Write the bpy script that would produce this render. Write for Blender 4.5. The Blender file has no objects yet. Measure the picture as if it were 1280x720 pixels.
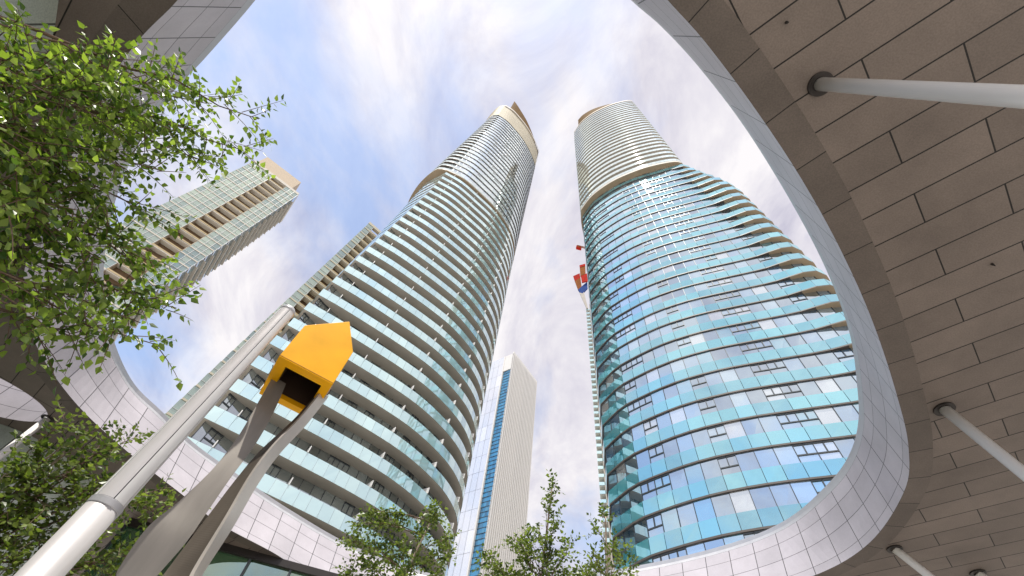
import bpy, math, random
from mathutils import Vector, Matrix, geometry
from math import sin, cos, pi, radians, sqrt, atan2, hypot
random.seed(11)
C = bpy.context.scene.collection
SC = bpy.context.scene
EYE = 1.6                                   # eye height above the plaza

# ------------------------------------------------------------------ camera
F, CX, CY, ZEN = 550.0, 640.0, 360.0, (705.0, 20.0)
up = Vector(((ZEN[0] - CX) / F, -(ZEN[1] - CY) / F, 1.0)).normalized()
fz = Vector((0, 0, 1))
fh = (fz - up * fz.dot(up)).normalized()
rt = fh.cross(up)
if rt.x < 0: rt = -rt
R3 = Matrix((rt, fh, up))                   # camera (right, up, forward) to world
def ray(x, y):
    return (R3 @ Vector(((x - CX) / F, -(y - CY) / F, 1.0))).normalized()
def at_h(x, y, h):                          # point of a viewing ray h metres above eye height
    d = ray(x, y); k = h / d.z
    return Vector((d.x * k, d.y * k, h + EYE))
def at_d(x, y, dist):
    d = ray(x, y) * dist
    return Vector((d.x, d.y, d.z + EYE))
def azd(az, d):
    return (d * sin(radians(az)), d * cos(radians(az)))

cam = bpy.data.cameras.new('camera'); co = bpy.data.objects.new('camera', cam); C.objects.link(co)
cam.sensor_width = 36; cam.lens = F / 1280 * 36; cam.clip_start = 0.05; cam.clip_end = 3000
mw = Matrix.Identity(4)
cols = [R3 @ Vector((1, 0, 0)), R3 @ Vector((0, 1, 0)), -(R3 @ Vector((0, 0, 1)))]
for j in range(3):
    for i in range(3): mw[i][j] = cols[j][i]
mw.translation = (0, 0, EYE)
co.matrix_world = mw
SC.camera = co

# ------------------------------------------------------------------ materials
def nodes(name):
    m = bpy.data.materials.new(name); m.use_nodes = True
    nt = m.node_tree; nt.nodes.clear()
    out = nt.nodes.new('ShaderNodeOutputMaterial')
    return m, nt, out
def N(nt, typ, **kw):
    n = nt.nodes.new(typ)
    for k, v in kw.items():
        if k.startswith('i_'): n.inputs[k[2:].replace('_', ' ')].default_value = v
        else: setattr(n, k, v)
    return n
def L(nt, a, b): nt.links.new(a, b)
def ramp(nt, fac, stops):
    r = N(nt, 'ShaderNodeValToRGB')
    e = r.color_ramp.elements
    while len(e) < len(stops): e.new(0.5)
    for el, (p, c) in zip(e, stops):
        el.position = p; el.color = (*c, 1) if len(c) == 3 else c
    L(nt, fac, r.inputs[0]); return r.outputs[0]
def g3(v): return (v, v, v)
def mixc(nt, fac, a, b, mode='MIX'):
    n = N(nt, 'ShaderNodeMix', data_type='RGBA', blend_type=mode)
    for s, v in ((0, fac), (6, a), (7, b)):
        if hasattr(v, 'links') or hasattr(v, 'is_linked'): L(nt, v, n.inputs[s])
        else: n.inputs[s].default_value = v if s == 0 else (*v, 1)
    return n.outputs[2]
def surf(name, col, rough=0.5, metal=0.0, var=0.12, nscale=3.0, bump=0.0, bscale=40, island=0.0, spec=0.5, streak=None):
    m, nt, out = nodes(name)
    b = N(nt, 'ShaderNodeBsdfPrincipled'); b.inputs['Roughness'].default_value = rough; b.inputs['Metallic'].default_value = metal
    b.inputs['Specular IOR Level'].default_value = spec
    tc = N(nt, 'ShaderNodeTexCoord')
    vec = tc.outputs['Object']
    if streak:
        mp = N(nt, 'ShaderNodeMapping'); mp.inputs['Scale'].default_value = streak; L(nt, vec, mp.inputs[0]); vec = mp.outputs[0]
    nz = N(nt, 'ShaderNodeTexNoise'); nz.inputs['Scale'].default_value = nscale; nz.inputs['Detail'].default_value = 6; L(nt, vec, nz.inputs[0])
    f = ramp(nt, nz.outputs[0], [(0.3, g3(1 - var)), (0.7, g3(1 + var * 0.6))])
    c = mixc(nt, 1.0, col, f, 'MULTIPLY')
    if island:
        g = N(nt, 'ShaderNodeNewGeometry')
        f2 = ramp(nt, g.outputs['Random Per Island'], [(0, g3(1 - island)), (1, g3(1 + island))])
        c = mixc(nt, 1.0, c, f2, 'MULTIPLY')
    L(nt, c, b.inputs['Base Color'])
    r2 = N(nt, 'ShaderNodeMapRange'); L(nt, nz.outputs[0], r2.inputs[0]); r2.inputs[3].default_value = max(0.02, rough - 0.08); r2.inputs[4].default_value = min(1, rough + 0.08)
    L(nt, r2.outputs[0], b.inputs['Roughness'])
    if bump:
        n2 = N(nt, 'ShaderNodeTexNoise'); n2.inputs['Scale'].default_value = bscale; n2.inputs['Detail'].default_value = 4; L(nt, tc.outputs['Object'], n2.inputs[0])
        bp = N(nt, 'ShaderNodeBump'); bp.inputs['Strength'].default_value = bump; bp.inputs['Distance'].default_value = 0.01
        L(nt, n2.outputs[0], bp.inputs['Height']); L(nt, bp.outputs[0], b.inputs['Normal'])
    L(nt, b.outputs[0], out.inputs[0]); return m
def panels(name, col, w, h, joint=0.012, off=0.5, rot=0.0, loc=(0, 0, 0), uv=False, rough=0.55, var=0.1, dark=0.12, jcol=None, blotch=0.12, spec=0.4, grain=0.14):
    """cladding panels with open joints (brick texture), slight panel-to-panel tone and soft weathering"""
    m, nt, out = nodes(name)
    b = N(nt, 'ShaderNodeBsdfPrincipled'); b.inputs['Roughness'].default_value = rough; b.inputs['Specular IOR Level'].default_value = spec
    tc = N(nt, 'ShaderNodeTexCoord')
    mp = N(nt, 'ShaderNodeMapping'); mp.inputs['Rotation'].default_value = (0, 0, rot); mp.inputs['Location'].default_value = loc
    L(nt, tc.outputs['UV' if uv else 'Object'], mp.inputs[0])
    br = N(nt, 'ShaderNodeTexBrick'); br.offset = off; br.squash = 1
    br.inputs['Scale'].default_value = 1; br.inputs['Brick Width'].default_value = w; br.inputs['Row Height'].default_value = h
    br.inputs['Mortar Size'].default_value = joint; br.inputs['Mortar Smooth'].default_value = 0.1; br.inputs['Bias'].default_value = 0
    br.inputs['Color1'].default_value = (*[c * (1 - var) for c in col], 1); br.inputs['Color2'].default_value = (*[min(1, c * (1 + var)) for c in col], 1)
    jc = jcol or [c * dark for c in col]
    br.inputs['Mortar'].default_value = (*jc, 1)
    L(nt, mp.outputs[0], br.inputs[0])
    nz = N(nt, 'ShaderNodeTexNoise'); nz.inputs['Scale'].default_value = 0.7; nz.inputs['Detail'].default_value = 8; nz.inputs['Roughness'].default_value = 0.65; L(nt, tc.outputs['Object'], nz.inputs[0])
    f = ramp(nt, nz.outputs[0], [(0.3, g3(1 - blotch)), (0.7, g3(1 + blotch * 0.6))])
    c = mixc(nt, 1.0, br.outputs[0], f, 'MULTIPLY')
    ng = N(nt, 'ShaderNodeTexNoise'); ng.inputs['Scale'].default_value = 38; ng.inputs['Detail'].default_value = 3; L(nt, tc.outputs['Object'], ng.inputs[0])
    c = mixc(nt, 1.0, c, ramp(nt, ng.outputs[0], [(0.35, g3(1 - grain)), (0.65, g3(1 + grain * .5))]), 'MULTIPLY')
    L(nt, c, b.inputs['Base Color'])
    iv = N(nt, 'ShaderNodeMath', operation='SUBTRACT'); iv.inputs[0].default_value = 1; L(nt, br.outputs['Fac'], iv.inputs[1])
    bp = N(nt, 'ShaderNodeBump'); bp.inputs['Strength'].default_value = 0.6; bp.inputs['Distance'].default_value = 0.02
    L(nt, iv.outputs[0], bp.inputs['Height']); L(nt, bp.outputs[0], b.inputs['Normal'])
    L(nt, b.outputs[0], out.inputs[0]); return m
def glass(name, tint, f0=0.35, rough=0.02, island=0.25, refl=(1, 1, 1), tint2=None, p=3.0):
    """coated architectural glass: mirror coat over a tinted pane whose tone differs from pane to pane (blinds, rooms behind)"""
    m, nt, out = nodes(name)
    g = N(nt, 'ShaderNodeNewGeometry'); oi = N(nt, 'ShaderNodeObjectInfo')
    ad = N(nt, 'ShaderNodeMath', operation='ADD'); L(nt, g.outputs['Random Per Island'], ad.inputs[0]); L(nt, oi.outputs['Random'], ad.inputs[1])
    fr = N(nt, 'ShaderNodeMath', operation='FRACT'); L(nt, ad.outputs[0], fr.inputs[0])
    t2 = tint2 or [c * 0.5 for c in tint]
    c = ramp(nt, fr.outputs[0], [(0.0, t2), (0.5 + island, tint), (1.0, [min(1, q * 1.15) for q in tint])])
    d = N(nt, 'ShaderNodeBsdfDiffuse'); L(nt, c, d.inputs[0])
    gl = N(nt, 'ShaderNodeBsdfGlossy'); gl.inputs['Roughness'].default_value = rough; gl.inputs['Color'].default_value = (*refl, 1)
    lw = N(nt, 'ShaderNodeLayerWeight'); lw.inputs['Blend'].default_value = 0.5
    pw = N(nt, 'ShaderNodeMath', operation='POWER'); L(nt, lw.outputs['Facing'], pw.inputs[0]); pw.inputs[1].default_value = p
    mr = N(nt, 'ShaderNodeMapRange'); L(nt, pw.outputs[0], mr.inputs[0]); mr.inputs[3].default_value = f0; mr.inputs[4].default_value = 1.0
    mx = N(nt, 'ShaderNodeMixShader'); L(nt, mr.outputs[0], mx.inputs[0]); L(nt, d.outputs[0], mx.inputs[1]); L(nt, gl.outputs[0], mx.inputs[2])
    L(nt, mx.outputs[0], out.inputs[0]); return m
def glass_rooms(name, f0, refl):
    """coated window glass; behind it some panes show dark rooms, some teal curtains, some pale blinds"""
    m = glass(name, (0.1, 0.2, 0.3), f0, 0.008, refl=refl); r = [n for n in m.node_tree.nodes if n.type == 'VALTORGB'][0].color_ramp
    while len(r.elements) > 1: r.elements.remove(r.elements[-1])
    r.interpolation = 'CONSTANT'
    r.elements[0].position = 0; r.elements[0].color = (0.02, 0.07, 0.12, 1)
    for p, c in ((.28, (0.05, 0.15, 0.28)), (.52, (0.02, 0.22, 0.30)), (.64, (0.20, 0.30, 0.38)), (.80, (0.45, 0.45, 0.45)), (.90, (0.015, 0.03, 0.05))):
        e = r.elements.new(p); e.color = (*c, 1)
    return m
def leafmat(name, c1, c2, trans=0.45):
    m, nt, out = nodes(name)
    g = N(nt, 'ShaderNodeNewGeometry')
    c = ramp(nt, g.outputs['Random Per Island'], [(0, c1), (0.55, [(a + b) / 2 for a, b in zip(c1, c2)]), (1, c2)])
    b = N(nt, 'ShaderNodeBsdfPrincipled'); b.inputs['Roughness'].default_value = 0.38; L(nt, c, b.inputs['Base Color'])
    t = N(nt, 'ShaderNodeBsdfTranslucent'); ct = mixc(nt, 1.0, c, (1.45, 1.6, 0.7), 'MULTIPLY'); L(nt, ct, t.inputs[0])
    mx = N(nt, 'ShaderNodeMixShader'); mx.inputs[0].default_value = trans; L(nt, b.outputs[0], mx.inputs[1]); L(nt, t.outputs[0], mx.inputs[2])
    L(nt, mx.outputs[0], out.inputs[0]); return m

LONG = Vector((-0.667, 0.745))
M = {}
M['soffit'] = panels('soffit_panels', (0.185, 0.152, 0.132), 2.34, 0.663, joint=0.013, loc=(3.17, 0.631, 0), rot=-atan2(LONG.y, LONG.x), rough=0.6, var=0.10, dark=0.05, blotch=0.22)
M['border'] = panels('border_panels', (0.14, 0.116, 0.101), 1.05, 5.0, joint=0.009, uv=True, off=0.0, rough=0.6, var=0.09, dark=0.05, blotch=0.22)
M['fascia'] = panels('fascia_panels', (0.50, 0.47, 0.505), 0.92, 1.0, joint=0.013, uv=True, off=0.0, rough=0.45, var=0.05, dark=0.14, blotch=0.14, grain=0.04)
M['lip'] = surf('lip_metal', (0.50, 0.50, 0.52), 0.4, 0.3, var=0.05)
M['roofing'] = surf('roofing', (0.32, 0.32, 0.32), 0.8)
M['paving'] = panels('paving', (0.54, 0.51, 0.47), 0.9, 0.45, joint=0.008, rough=0.8, var=0.1, dark=0.35)
M['wall'] = panels('wall_panels', (0.42, 0.48, 0.44), 0.9, 30, joint=0.02, uv=True, off=0, rough=0.25, var=0.05, dark=0.25, spec=0.6)
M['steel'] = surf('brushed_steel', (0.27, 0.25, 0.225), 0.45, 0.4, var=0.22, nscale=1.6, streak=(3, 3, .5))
M['steel_shaded'] = surf('shaded_steel', (0.12, 0.10, 0.08), 0.45, 0.4, var=0.25, nscale=1.6, streak=(3, 3, .5))  # darker copy of the blade steel: the right blade's shade put into colour
M['steel_edge'] = surf('steel_edge', (0.5, 0.46, 0.42), 0.45, 0.4, var=0.1)  # paler steel; on the flange this colour stands in for sunlight
M['yellow'] = surf('yellow_paint', (0.93, 0.45, 0.002), 0.5, spec=0.2, var=0.12, nscale=2.5, bump=0.02, bscale=160)
M['seam'] = surf('panel_seam', (0.45, 0.20, 0.002), 0.6)
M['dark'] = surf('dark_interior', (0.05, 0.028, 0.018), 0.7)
M['alu'] = surf('aluminium', (0.62, 0.60, 0.60), 0.38, 0.35, var=0.06, nscale=4, streak=(4, 4, .4))
M['lens'] = surf('frosted_lens', (0.80, 0.80, 0.80), 0.25, 0.0, var=0.04)
M['strip'] = surf('pale_cover_strip', (0.68, 0.66, 0.66), 0.35, 0.2, var=0.04)
M['white_post'] = surf('white_painted_steel', (0.92, 0.90, 0.87), 0.22, 0.0, var=0.02, nscale=0.5)
M['collar'] = surf('bronze_collar', (0.035, 0.03, 0.028), 0.5, 0.4)
M['bark'] = surf('bark', (0.30, 0.24, 0.19), 0.8, var=0.4, nscale=12, bump=0.4)
M['twig'] = surf('twig_bark', (0.14, 0.09, 0.06), 0.8, var=0.3, nscale=12)
M['leaf'] = leafmat('birch_leaf', (0.035, 0.08, 0.012), (0.30, 0.40, 0.08), 0.43)
M['leaf_dark'] = leafmat('small_leaf', (0.03, 0.06, 0.012), (0.22, 0.28, 0.06), 0.38)
# towers
M['slab'] = surf('balcony_concrete', (0.47, 0.44, 0.385), 0.75, var=0.1, nscale=0.6)
M['slab_dark'] = surf('slab_edge_dark', (0.10, 0.085, 0.075), 0.5, var=0.1)
M['slab_tan'] = surf('slab_tan', (0.40, 0.32, 0.22), 0.75, var=0.1, nscale=0.6)
M['slab_white'] = surf('slab_white', (0.62, 0.59, 0.53), 0.7, spec=0.1, var=0.08, nscale=0.8)
M['crown'] = surf('bronze_crown', (0.15, 0.085, 0.025), 0.8, 0.0, spec=0.05, var=0.2, nscale=0.4)
M['guard_teal'] = glass('guard_glass_teal', (0.09, 0.38, 0.44), 0.44, 0.02, refl=(0.72, 0.93, 1.0), tint2=(0.04, 0.25, 0.33))
M['guard_pale'] = glass('guard_glass_pale', (0.50, 0.74, 0.74), 0.42, 0.025, refl=(0.90, 0.98, 1.0), tint2=(0.40, 0.66, 0.70))
M['guard_white'] = glass('guard_glass_white', (0.62, 0.70, 0.66), 0.35, 0.04, refl=(0.9, 0.98, 0.98), tint2=(0.5, 0.62, 0.6))
M['pane'] = glass_rooms('window_coated', 0.60, (0.82, 0.93, 1.0))
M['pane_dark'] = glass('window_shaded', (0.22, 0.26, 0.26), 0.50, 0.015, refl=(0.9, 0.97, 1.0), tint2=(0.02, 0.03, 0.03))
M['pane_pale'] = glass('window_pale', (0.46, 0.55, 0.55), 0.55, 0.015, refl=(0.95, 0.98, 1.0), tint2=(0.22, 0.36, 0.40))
M['pane_white'] = glass('window_white_frit', (0.66, 0.68, 0.74), 0.30, 0.03, tint2=(0.58, 0.62, 0.70))
M['pane_green'] = glass('window_greenish', (0.28, 0.34, 0.25), 0.34, 0.03, refl=(0.85, 0.97, 0.9), tint2=(0.08, 0.14, 0.14))
M['pane_store'] = glass('storefront_glass', (0.05, 0.13, 0.06), 0.30, 0.01, refl=(0.85, 1.0, 0.88), tint2=(0.02, 0.05, 0.03))
M['curtain'] = glass('curtained_glass', (0.40, 0.46, 0.36), 0.2, 0.02, refl=(0.9, 1.0, 0.92), tint2=(0.16, 0.24, 0.16))
M['pane_blue'] = glass('strip_glass_blue', (0.02, 0.17, 0.33), 0.22, 0.02, refl=(0.55, 0.85, 1.0), tint2=(0.005, 0.05, 0.12), island=-0.1)
M['frame'] = surf('window_frame_dark', (0.07, 0.08, 0.085), 0.4, 0.4)
M['frame_pale'] = surf('window_frame_pale', (0.55, 0.56, 0.56), 0.4, 0.3)
M['cream'] = surf('cream_louvre', (0.60, 0.56, 0.45), 0.7, spec=0.1, var=0.08, nscale=0.5)
M['beige'] = surf('beige_render', (0.52, 0.43, 0.32), 0.8, var=0.08, nscale=0.15)
M['tan'] = surf('tan_balcony_front', (0.50, 0.40, 0.23), 0.75, spec=0.15, var=0.1, nscale=0.5)
M['brown'] = surf('brown_recess', (0.15, 0.095, 0.05), 0.8, var=0.2)
M['white_rib'] = surf('white_fin', (0.70, 0.69, 0.67), 0.6, spec=0.15, var=0.05)
M['divider'] = surf('white_divider', (0.80, 0.80, 0.78), 0.4)
M['slot'] = surf('slot_glass', (0.10, 0.105, 0.11), 0.6, spec=0.1, var=0.15)
M['red'] = surf('red_screen', (0.36, 0.02, 0.012), 0.8, spec=0.03, var=0.25, nscale=0.6)
M['orange'] = surf('rust_mesh', (0.24, 0.085, 0.025), 0.8, spec=0.03, var=0.4, nscale=1.2)
M['blue'] = surf('blue_screen', (0.03, 0.065, 0.22), 0.8, spec=0.03, var=0.2, nscale=0.6)
M['concrete'] = surf('raw_concrete', (0.40, 0.37, 0.33), 0.85, var=0.15, nscale=0.4)

# ------------------------------------------------------------------ mesh helpers
class MB:
    def __init__(s): s.v = []; s.f = []; s.uv = []; s.mi = []
    def face(s, pts, uv=None, mi=0):
        n = len(s.v); s.v += [tuple(p) for p in pts]; s.f.append(tuple(range(n, n + len(pts))))
        s.uv.append(uv or [(0, 0)] * len(pts)); s.mi.append(mi)
    def shared(s, verts, faces, mi=0):
        n = len(s.v); s.v += [tuple(p) for p in verts]
        for f in faces: s.f.append(tuple(n + i for i in f)); s.uv.append([(0, 0)] * len(f)); s.mi.append(mi)
    def box(s, c, e0, e1, e2, mi=0):
        """box from a corner and three edge vectors"""
        c, e0, e1, e2 = map(Vector, (c, e0, e1, e2))
        p = [c, c + e0, c + e0 + e1, c + e1]; p += [q + e2 for q in p]
        s.shared(p, [(3, 2, 1, 0), (4, 5, 6, 7), (0, 1, 5, 4), (1, 2, 6, 5), (2, 3, 7, 6), (3, 0, 4, 7)], mi)
    def tube(s, pts, rad, n=8, cap=True, mi=0):
        pts = [Vector(p) for p in pts]; base = []; vs = []
        ref = None
        for i, p in enumerate(pts):
            d = (pts[min(i + 1, len(pts) - 1)] - pts[max(i - 1, 0)]).normalized()
            if ref is None: ref = Vector((1, 0, 0)) if abs(d.x) < 0.8 else Vector((0, 1, 0))
            a = (ref - d * ref.dot(d)).normalized(); b = d.cross(a); ref = a
            r = rad[i] if hasattr(rad, '__len__') else rad
            vs += [p + (a * cos(2 * pi * k / n) + b * sin(2 * pi * k / n)) * r for k in range(n)]
        fs = []
        for i in range(len(pts) - 1):
            for k in range(n):
                fs.append((i * n + k, i * n + (k + 1) % n, (i + 1) * n + (k + 1) % n, (i + 1) * n + k))
        if cap: fs += [tuple(reversed(range(n))), tuple(range((len(pts) - 1) * n, len(pts) * n))]
        s.shared(vs, fs, mi)
    def build(s, name, mat, parent=None, smooth=False, origin=None):
        me = bpy.data.meshes.new(name)
        o0 = Vector(origin) if origin else Vector((0, 0, 0))
        me.from_pydata([tuple(Vector(p) - o0) for p in s.v] if origin else s.v, [], s.f)
        lay = me.uv_layers.new(name='UVMap')
        k = 0
        for u in s.uv:
            for q in u: lay.data[k].uv = q; k += 1
        for m in (mat if isinstance(mat, (list, tuple)) else [mat]): me.materials.append(m)
        for p, mi in zip(me.polygons, s.mi): p.material_index = mi; p.use_smooth = smooth
        me.update()
        o = bpy.data.objects.new(name, me); C.objects.link(o)
        if origin: o.location = o0
        if parent:
            o.parent = parent
            if not origin: o.matrix_parent_inverse = base_inv(parent)
        return o
def base_inv(p):
    m = Matrix.Identity(4); q = p
    t = Vector((0, 0, 0))
    while q is not None and q.type == 'EMPTY': t += q.location; q = q.parent
    return Matrix.Translation(-t)
def tag(o, label, cat, group=None, kind=None):
    o['label'] = label; o['category'] = cat
    if group: o['group'] = group
    if kind: o['kind'] = kind
    return o
def thing(name, label, cat, loc, group=None):
    o = bpy.data.objects.new(name, None); C.objects.link(o); o.location = loc; o.empty_display_size = 0.3
    return tag(o, label, cat, group, 'thing')
def struct(o): o['kind'] = 'structure'; return o
def crom(p0, p1, p2, p3, t):
    return tuple(0.5 * (2 * b + (c - a) * t + (2 * a - 5 * b + 4 * c - d) * t * t + (3 * b - a - 3 * c + d) * t ** 3) for a, b, c, d in zip(p0, p1, p2, p3))
def spline_open(P, n):
    """Catmull-Rom through P, resampled to n+1 points evenly spaced"""
    Q = [tuple(2 * a - b for a, b in zip(P[0], P[1]))] + list(P) + [tuple(2 * a - b for a, b in zip(P[-1], P[-2]))]
    fine = []
    for i in range(1, len(Q) - 2):
        for k in range(24): fine.append(crom(Q[i - 1], Q[i], Q[i + 1], Q[i + 2], k / 24))
    fine.append(Q[-2])
    acc = [0]
    for a, b in zip(fine, fine[1:]): acc.append(acc[-1] + hypot(b[0] - a[0], b[1] - a[1]))
    out = []; j = 0
    for i in range(n + 1):
        s = acc[-1] * i / n
        while j < len(acc) - 2 and acc[j + 1] < s: j += 1
        u = (s - acc[j]) / max(1e-9, acc[j + 1] - acc[j])
        out.append(tuple(a + (b - a) * u for a, b in zip(fine[j], fine[j + 1])))
    return out
def lerp(a, b, t): return a + (b - a) * t
def lerp2(A, B, t): return [tuple(lerp(a, b, t) for a, b in zip(p, q)) for p, q in zip(A, B)]
def sstep(a, b, x):
    t = max(0, min(1, (x - a) / (b - a))); return t * t * (3 - 2 * t)
def inset(O, dep):
    """move a closed outline (counter-clockwise or not) inwards by dep[i]"""
    n = len(O); area = sum(O[i][0] * O[(i + 1) % n][1] - O[(i + 1) % n][0] * O[i][1] for i in range(n))
    sg = 1 if area > 0 else -1
    out = []
    for i in range(n):
        a, b = Vector(O[i - 1]), Vector(O[(i + 1) % n])
        t = (b - a).normalized(); nn = Vector((-t.y, t.x)) * sg
        d = dep[i] if hasattr(dep, '__len__') else dep
        out.append((O[i][0] + nn.x * d, O[i][1] + nn.y * d))
    return out

# ------------------------------------------------------------------ sky and sun
SUN_AZ, SUN_EL = 198.0, 69.5
w = bpy.data.worlds.new('World'); SC.world = w; w.use_nodes = True
nt = w.node_tree; nt.nodes.clear()
wo = nt.nodes.new('ShaderNodeOutputWorld'); bg = nt.nodes.new('ShaderNodeBackground')
sky = N(nt, 'ShaderNodeTexSky', sky_type='NISHITA', sun_disc=False)
sky.sun_elevation = radians(SUN_EL); sky.sun_rotation = radians(SUN_AZ)
sky.air_density = 1.0; sky.dust_density = 0.6; sky.ozone_density = 1.5
tc = N(nt, 'ShaderNodeTexCoord'); sx = N(nt, 'ShaderNodeSeparateXYZ'); L(nt, tc.outputs['Generated'], sx.inputs[0])
mz = N(nt, 'ShaderNodeMath', operation='MAXIMUM'); L(nt, sx.outputs[2], mz.inputs[0]); mz.inputs[1].default_value = 0.0
az_ = N(nt, 'ShaderNodeMath', operation='ADD'); L(nt, mz.outputs[0], az_.inputs[0]); az_.inputs[1].default_value = 0.25
dv = N(nt, 'ShaderNodeVectorMath', operation='DIVIDE'); L(nt, tc.outputs['Generated'], dv.inputs[0])
cb = N(nt, 'ShaderNodeCombineXYZ')
for i in range(3): L(nt, az_.outputs[0], cb.inputs[i])
L(nt, cb.outputs[0], dv.inputs[1])
mp = N(nt, 'ShaderNodeMapping'); mp.inputs['Location'].default_value = (3.1, 1.7, 0); mp.inputs['Scale'].default_value = (1.25, 0.8, 0.0); mp.inputs['Rotation'].default_value = (0, 0, 0.5)
L(nt, dv.outputs[0], mp.inputs[0])
n1 = N(nt, 'ShaderNodeTexNoise'); n1.inputs['Scale'].default_value = 2.1; n1.inputs['Detail'].default_value = 9; n1.inputs['Roughness'].default_value = 0.55; n1.inputs['Distortion'].default_value = 0.35
L(nt, mp.outputs[0], n1.inputs[0])
# broad bias: open blue towards the west (left), thick white cloud to the east
bx = N(nt, 'ShaderNodeMath', operation='MULTIPLY_ADD'); L(nt, sx.outputs[0], bx.inputs[0]); bx.inputs[1].default_value = 0.14; L(nt, n1.outputs[0], bx.inputs[2])
mask = ramp(nt, bx.outputs[0], [(0.30, g3(0.25)), (0.42, g3(0.72)), (0.50, g3(1))])
n2 = N(nt, 'ShaderNodeTexNoise'); n2.inputs['Scale'].default_value = 3.4; n2.inputs['Detail'].default_value = 10; n2.inputs['Roughness'].default_value = 0.62; n2.inputs['Distortion'].default_value = 0.5
L(nt, mp.outputs[0], n2.inputs[0])
cl = ramp(nt, n2.outputs[0], [(0.30, (4.1, 4.0, 5.0)), (0.45, (5.9, 5.7, 6.3)), (0.60, (7.6, 7.35, 7.5))])
sdn = Vector((sin(radians(SUN_AZ)) * cos(radians(40)), cos(radians(SUN_AZ)) * cos(radians(40)), sin(radians(40))))
dt = N(nt, 'ShaderNodeVectorMath', operation='DOT_PRODUCT'); L(nt, tc.outputs['Generated'], dt.inputs[0]); dt.inputs[1].default_value = sdn
gl_ = ramp(nt, dt.outputs['Value'], [(0.0, g3(0.95)), (0.55, g3(0.97)), (1.0, g3(1.12))])
cl = mixc(nt, 1.0, cl, gl_, 'MULTIPLY')
skyb = mixc(nt, 1.0, sky.outputs[0], (2.3, 2.2, 2.1), 'MULTIPLY')
wc = mixc(nt, mask, skyb, cl)
L(nt, wc, bg.inputs[0]); bg.inputs[1].default_value = 0.10; L(nt, bg.outputs[0], wo.inputs[0])
sl = bpy.data.lights.new('sun', 'SUN'); so = bpy.data.objects.new('sun', sl); C.objects.link(so)
sl.energy = 4.0; sl.angle = radians(0.5); sl.color = (1.0, 0.95, 0.87)
sd = Vector((sin(radians(SUN_AZ)) * cos(radians(SUN_EL)), cos(radians(SUN_AZ)) * cos(radians(SUN_EL)), sin(radians(SUN_EL))))
so.rotation_euler = sd.to_track_quat('Z', 'Y').to_euler(); so.location = sd * 60
SC.view_settings.view_transform = 'Standard'; SC.view_settings.look = 'None'; SC.view_settings.gamma = 1; SC.view_settings.use_curve_mapping = False
SC.view_settings.exposure = 0.45
SC.cycles.max_bounces = 8; SC.cycles.diffuse_bounces = 5; SC.cycles.glossy_bounces = 4; SC.cycles.use_denoising = True
SC.cycles.caustics_reflective = False; SC.cycles.caustics_refractive = False

# ------------------------------------------------------------------ ground
m = MB(); S = 900
m.face([(-S, -S, 0), (S, -S, 0), (S, S, 0), (-S, S, 0)])
struct(m.build('ground', M['paving']))

# ------------------------------------------------------------------ canopy
ZS, ZT = 8 + EYE, 10 + EYE
SKYE = [(-.623, .073), (-.748, .195), (-.877, .317), (-1.001, .471), (-1.11, .646), (-1.211, .874), (-1.262, 1.107), (-1.258, 1.322), (-1.188, 1.459), (-1.1, 1.62), (-.944, 1.786), (-.764, 1.96),
        (-.503, 2.157), (-.2, 2.27), (.12, 2.27), (.42, 2.13), (.659, 1.947), (.875, 1.757), (1.05, 1.558), (1.142, 1.372), (1.165, 1.148), (1.148, 1.005), (1.095, .869), (1.006, .726), (.9, .578),
        (.766, .433), (.614, .293), (.435, .147), (.293, .048), (.192, -.011), (.119, -.045), (.045, -.088), (-.05, -.18), (-.19, -.26), (-.35, -.26), (-.46, -.15), (-.545, -.015)]  # rear edge, out of view, is widened to let sun onto the birch leaves
SOFE = [(-.781, .098), (-.909, .207), (-1.09, .40), (-1.269, .632), (-1.453, .90), (-1.528, 1.10), (-1.55, 1.28), (-1.508, 1.512), (-1.396, 1.74), (-1.231, 1.985), (-1.104, 2.171), (-.885, 2.34),
        (-.721, 2.496), (-.38, 2.70), (0, 2.80), (.45, 2.61), (.853, 2.30), (1.16, 2.02), (1.385, 1.70), (1.452, 1.43), (1.39, 1.125), (1.278, .927), (1.113, .729), (.918, .52),
        (.738, .35), (.569, .208), (.408, .088), (.272, -.004), (.184, -.055), (.10, -.11), (-.02, -.23), (-.2, -.33), (-.42, -.33), (-.58, -.16), (-.685, .0)]
def polar_loop(P, k, c, n):
    """radius-by-angle resampling of a closed star-shaped outline"""
    P = [(p[0] * k - c[0], p[1] * k - c[1]) for p in P]
    Q = []
    for i in range(len(P)):
        for t in range(16): Q.append(crom(P[i - 1], P[i], P[(i + 1) % len(P)], P[(i + 2) % len(P)], t / 16))
    A = sorted((atan2(q[1], q[0]), hypot(*q)) for q in Q)
    A = [(A[-1][0] - 2 * pi, A[-1][1])] + A + [(A[0][0] + 2 * pi, A[0][1])]
    out = []; j = 0
    for i in range(n):
        th = -pi + 2 * pi * (i + .5) / n
        while A[j + 1][0] < th: j += 1
        u = (th - A[j][0]) / max(1e-9, A[j + 1][0] - A[j][0])
        r = lerp(A[j][1], A[j + 1][1], u)
        out.append((c[0] + r * cos(th), c[1] + r * sin(th)))
    return out
NO = 300; CEN = (0.0, 8.2)
lo = polar_loop(SOFE, 8, CEN, NO); hi = polar_loop(SKYE, 10, CEN, NO)
canopy = thing('canopy', 'brown panelled plaza canopy with a large rounded opening to the sky', 'canopy', (0, 0, 0))
def along(loop):
    a = [0]
    for i in range(len(loop)):
        p, q = loop[i], loop[(i + 1) % len(loop)]; a.append(a[-1] + hypot(q[0] - p[0], q[1] - p[1]))
    return a
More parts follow.
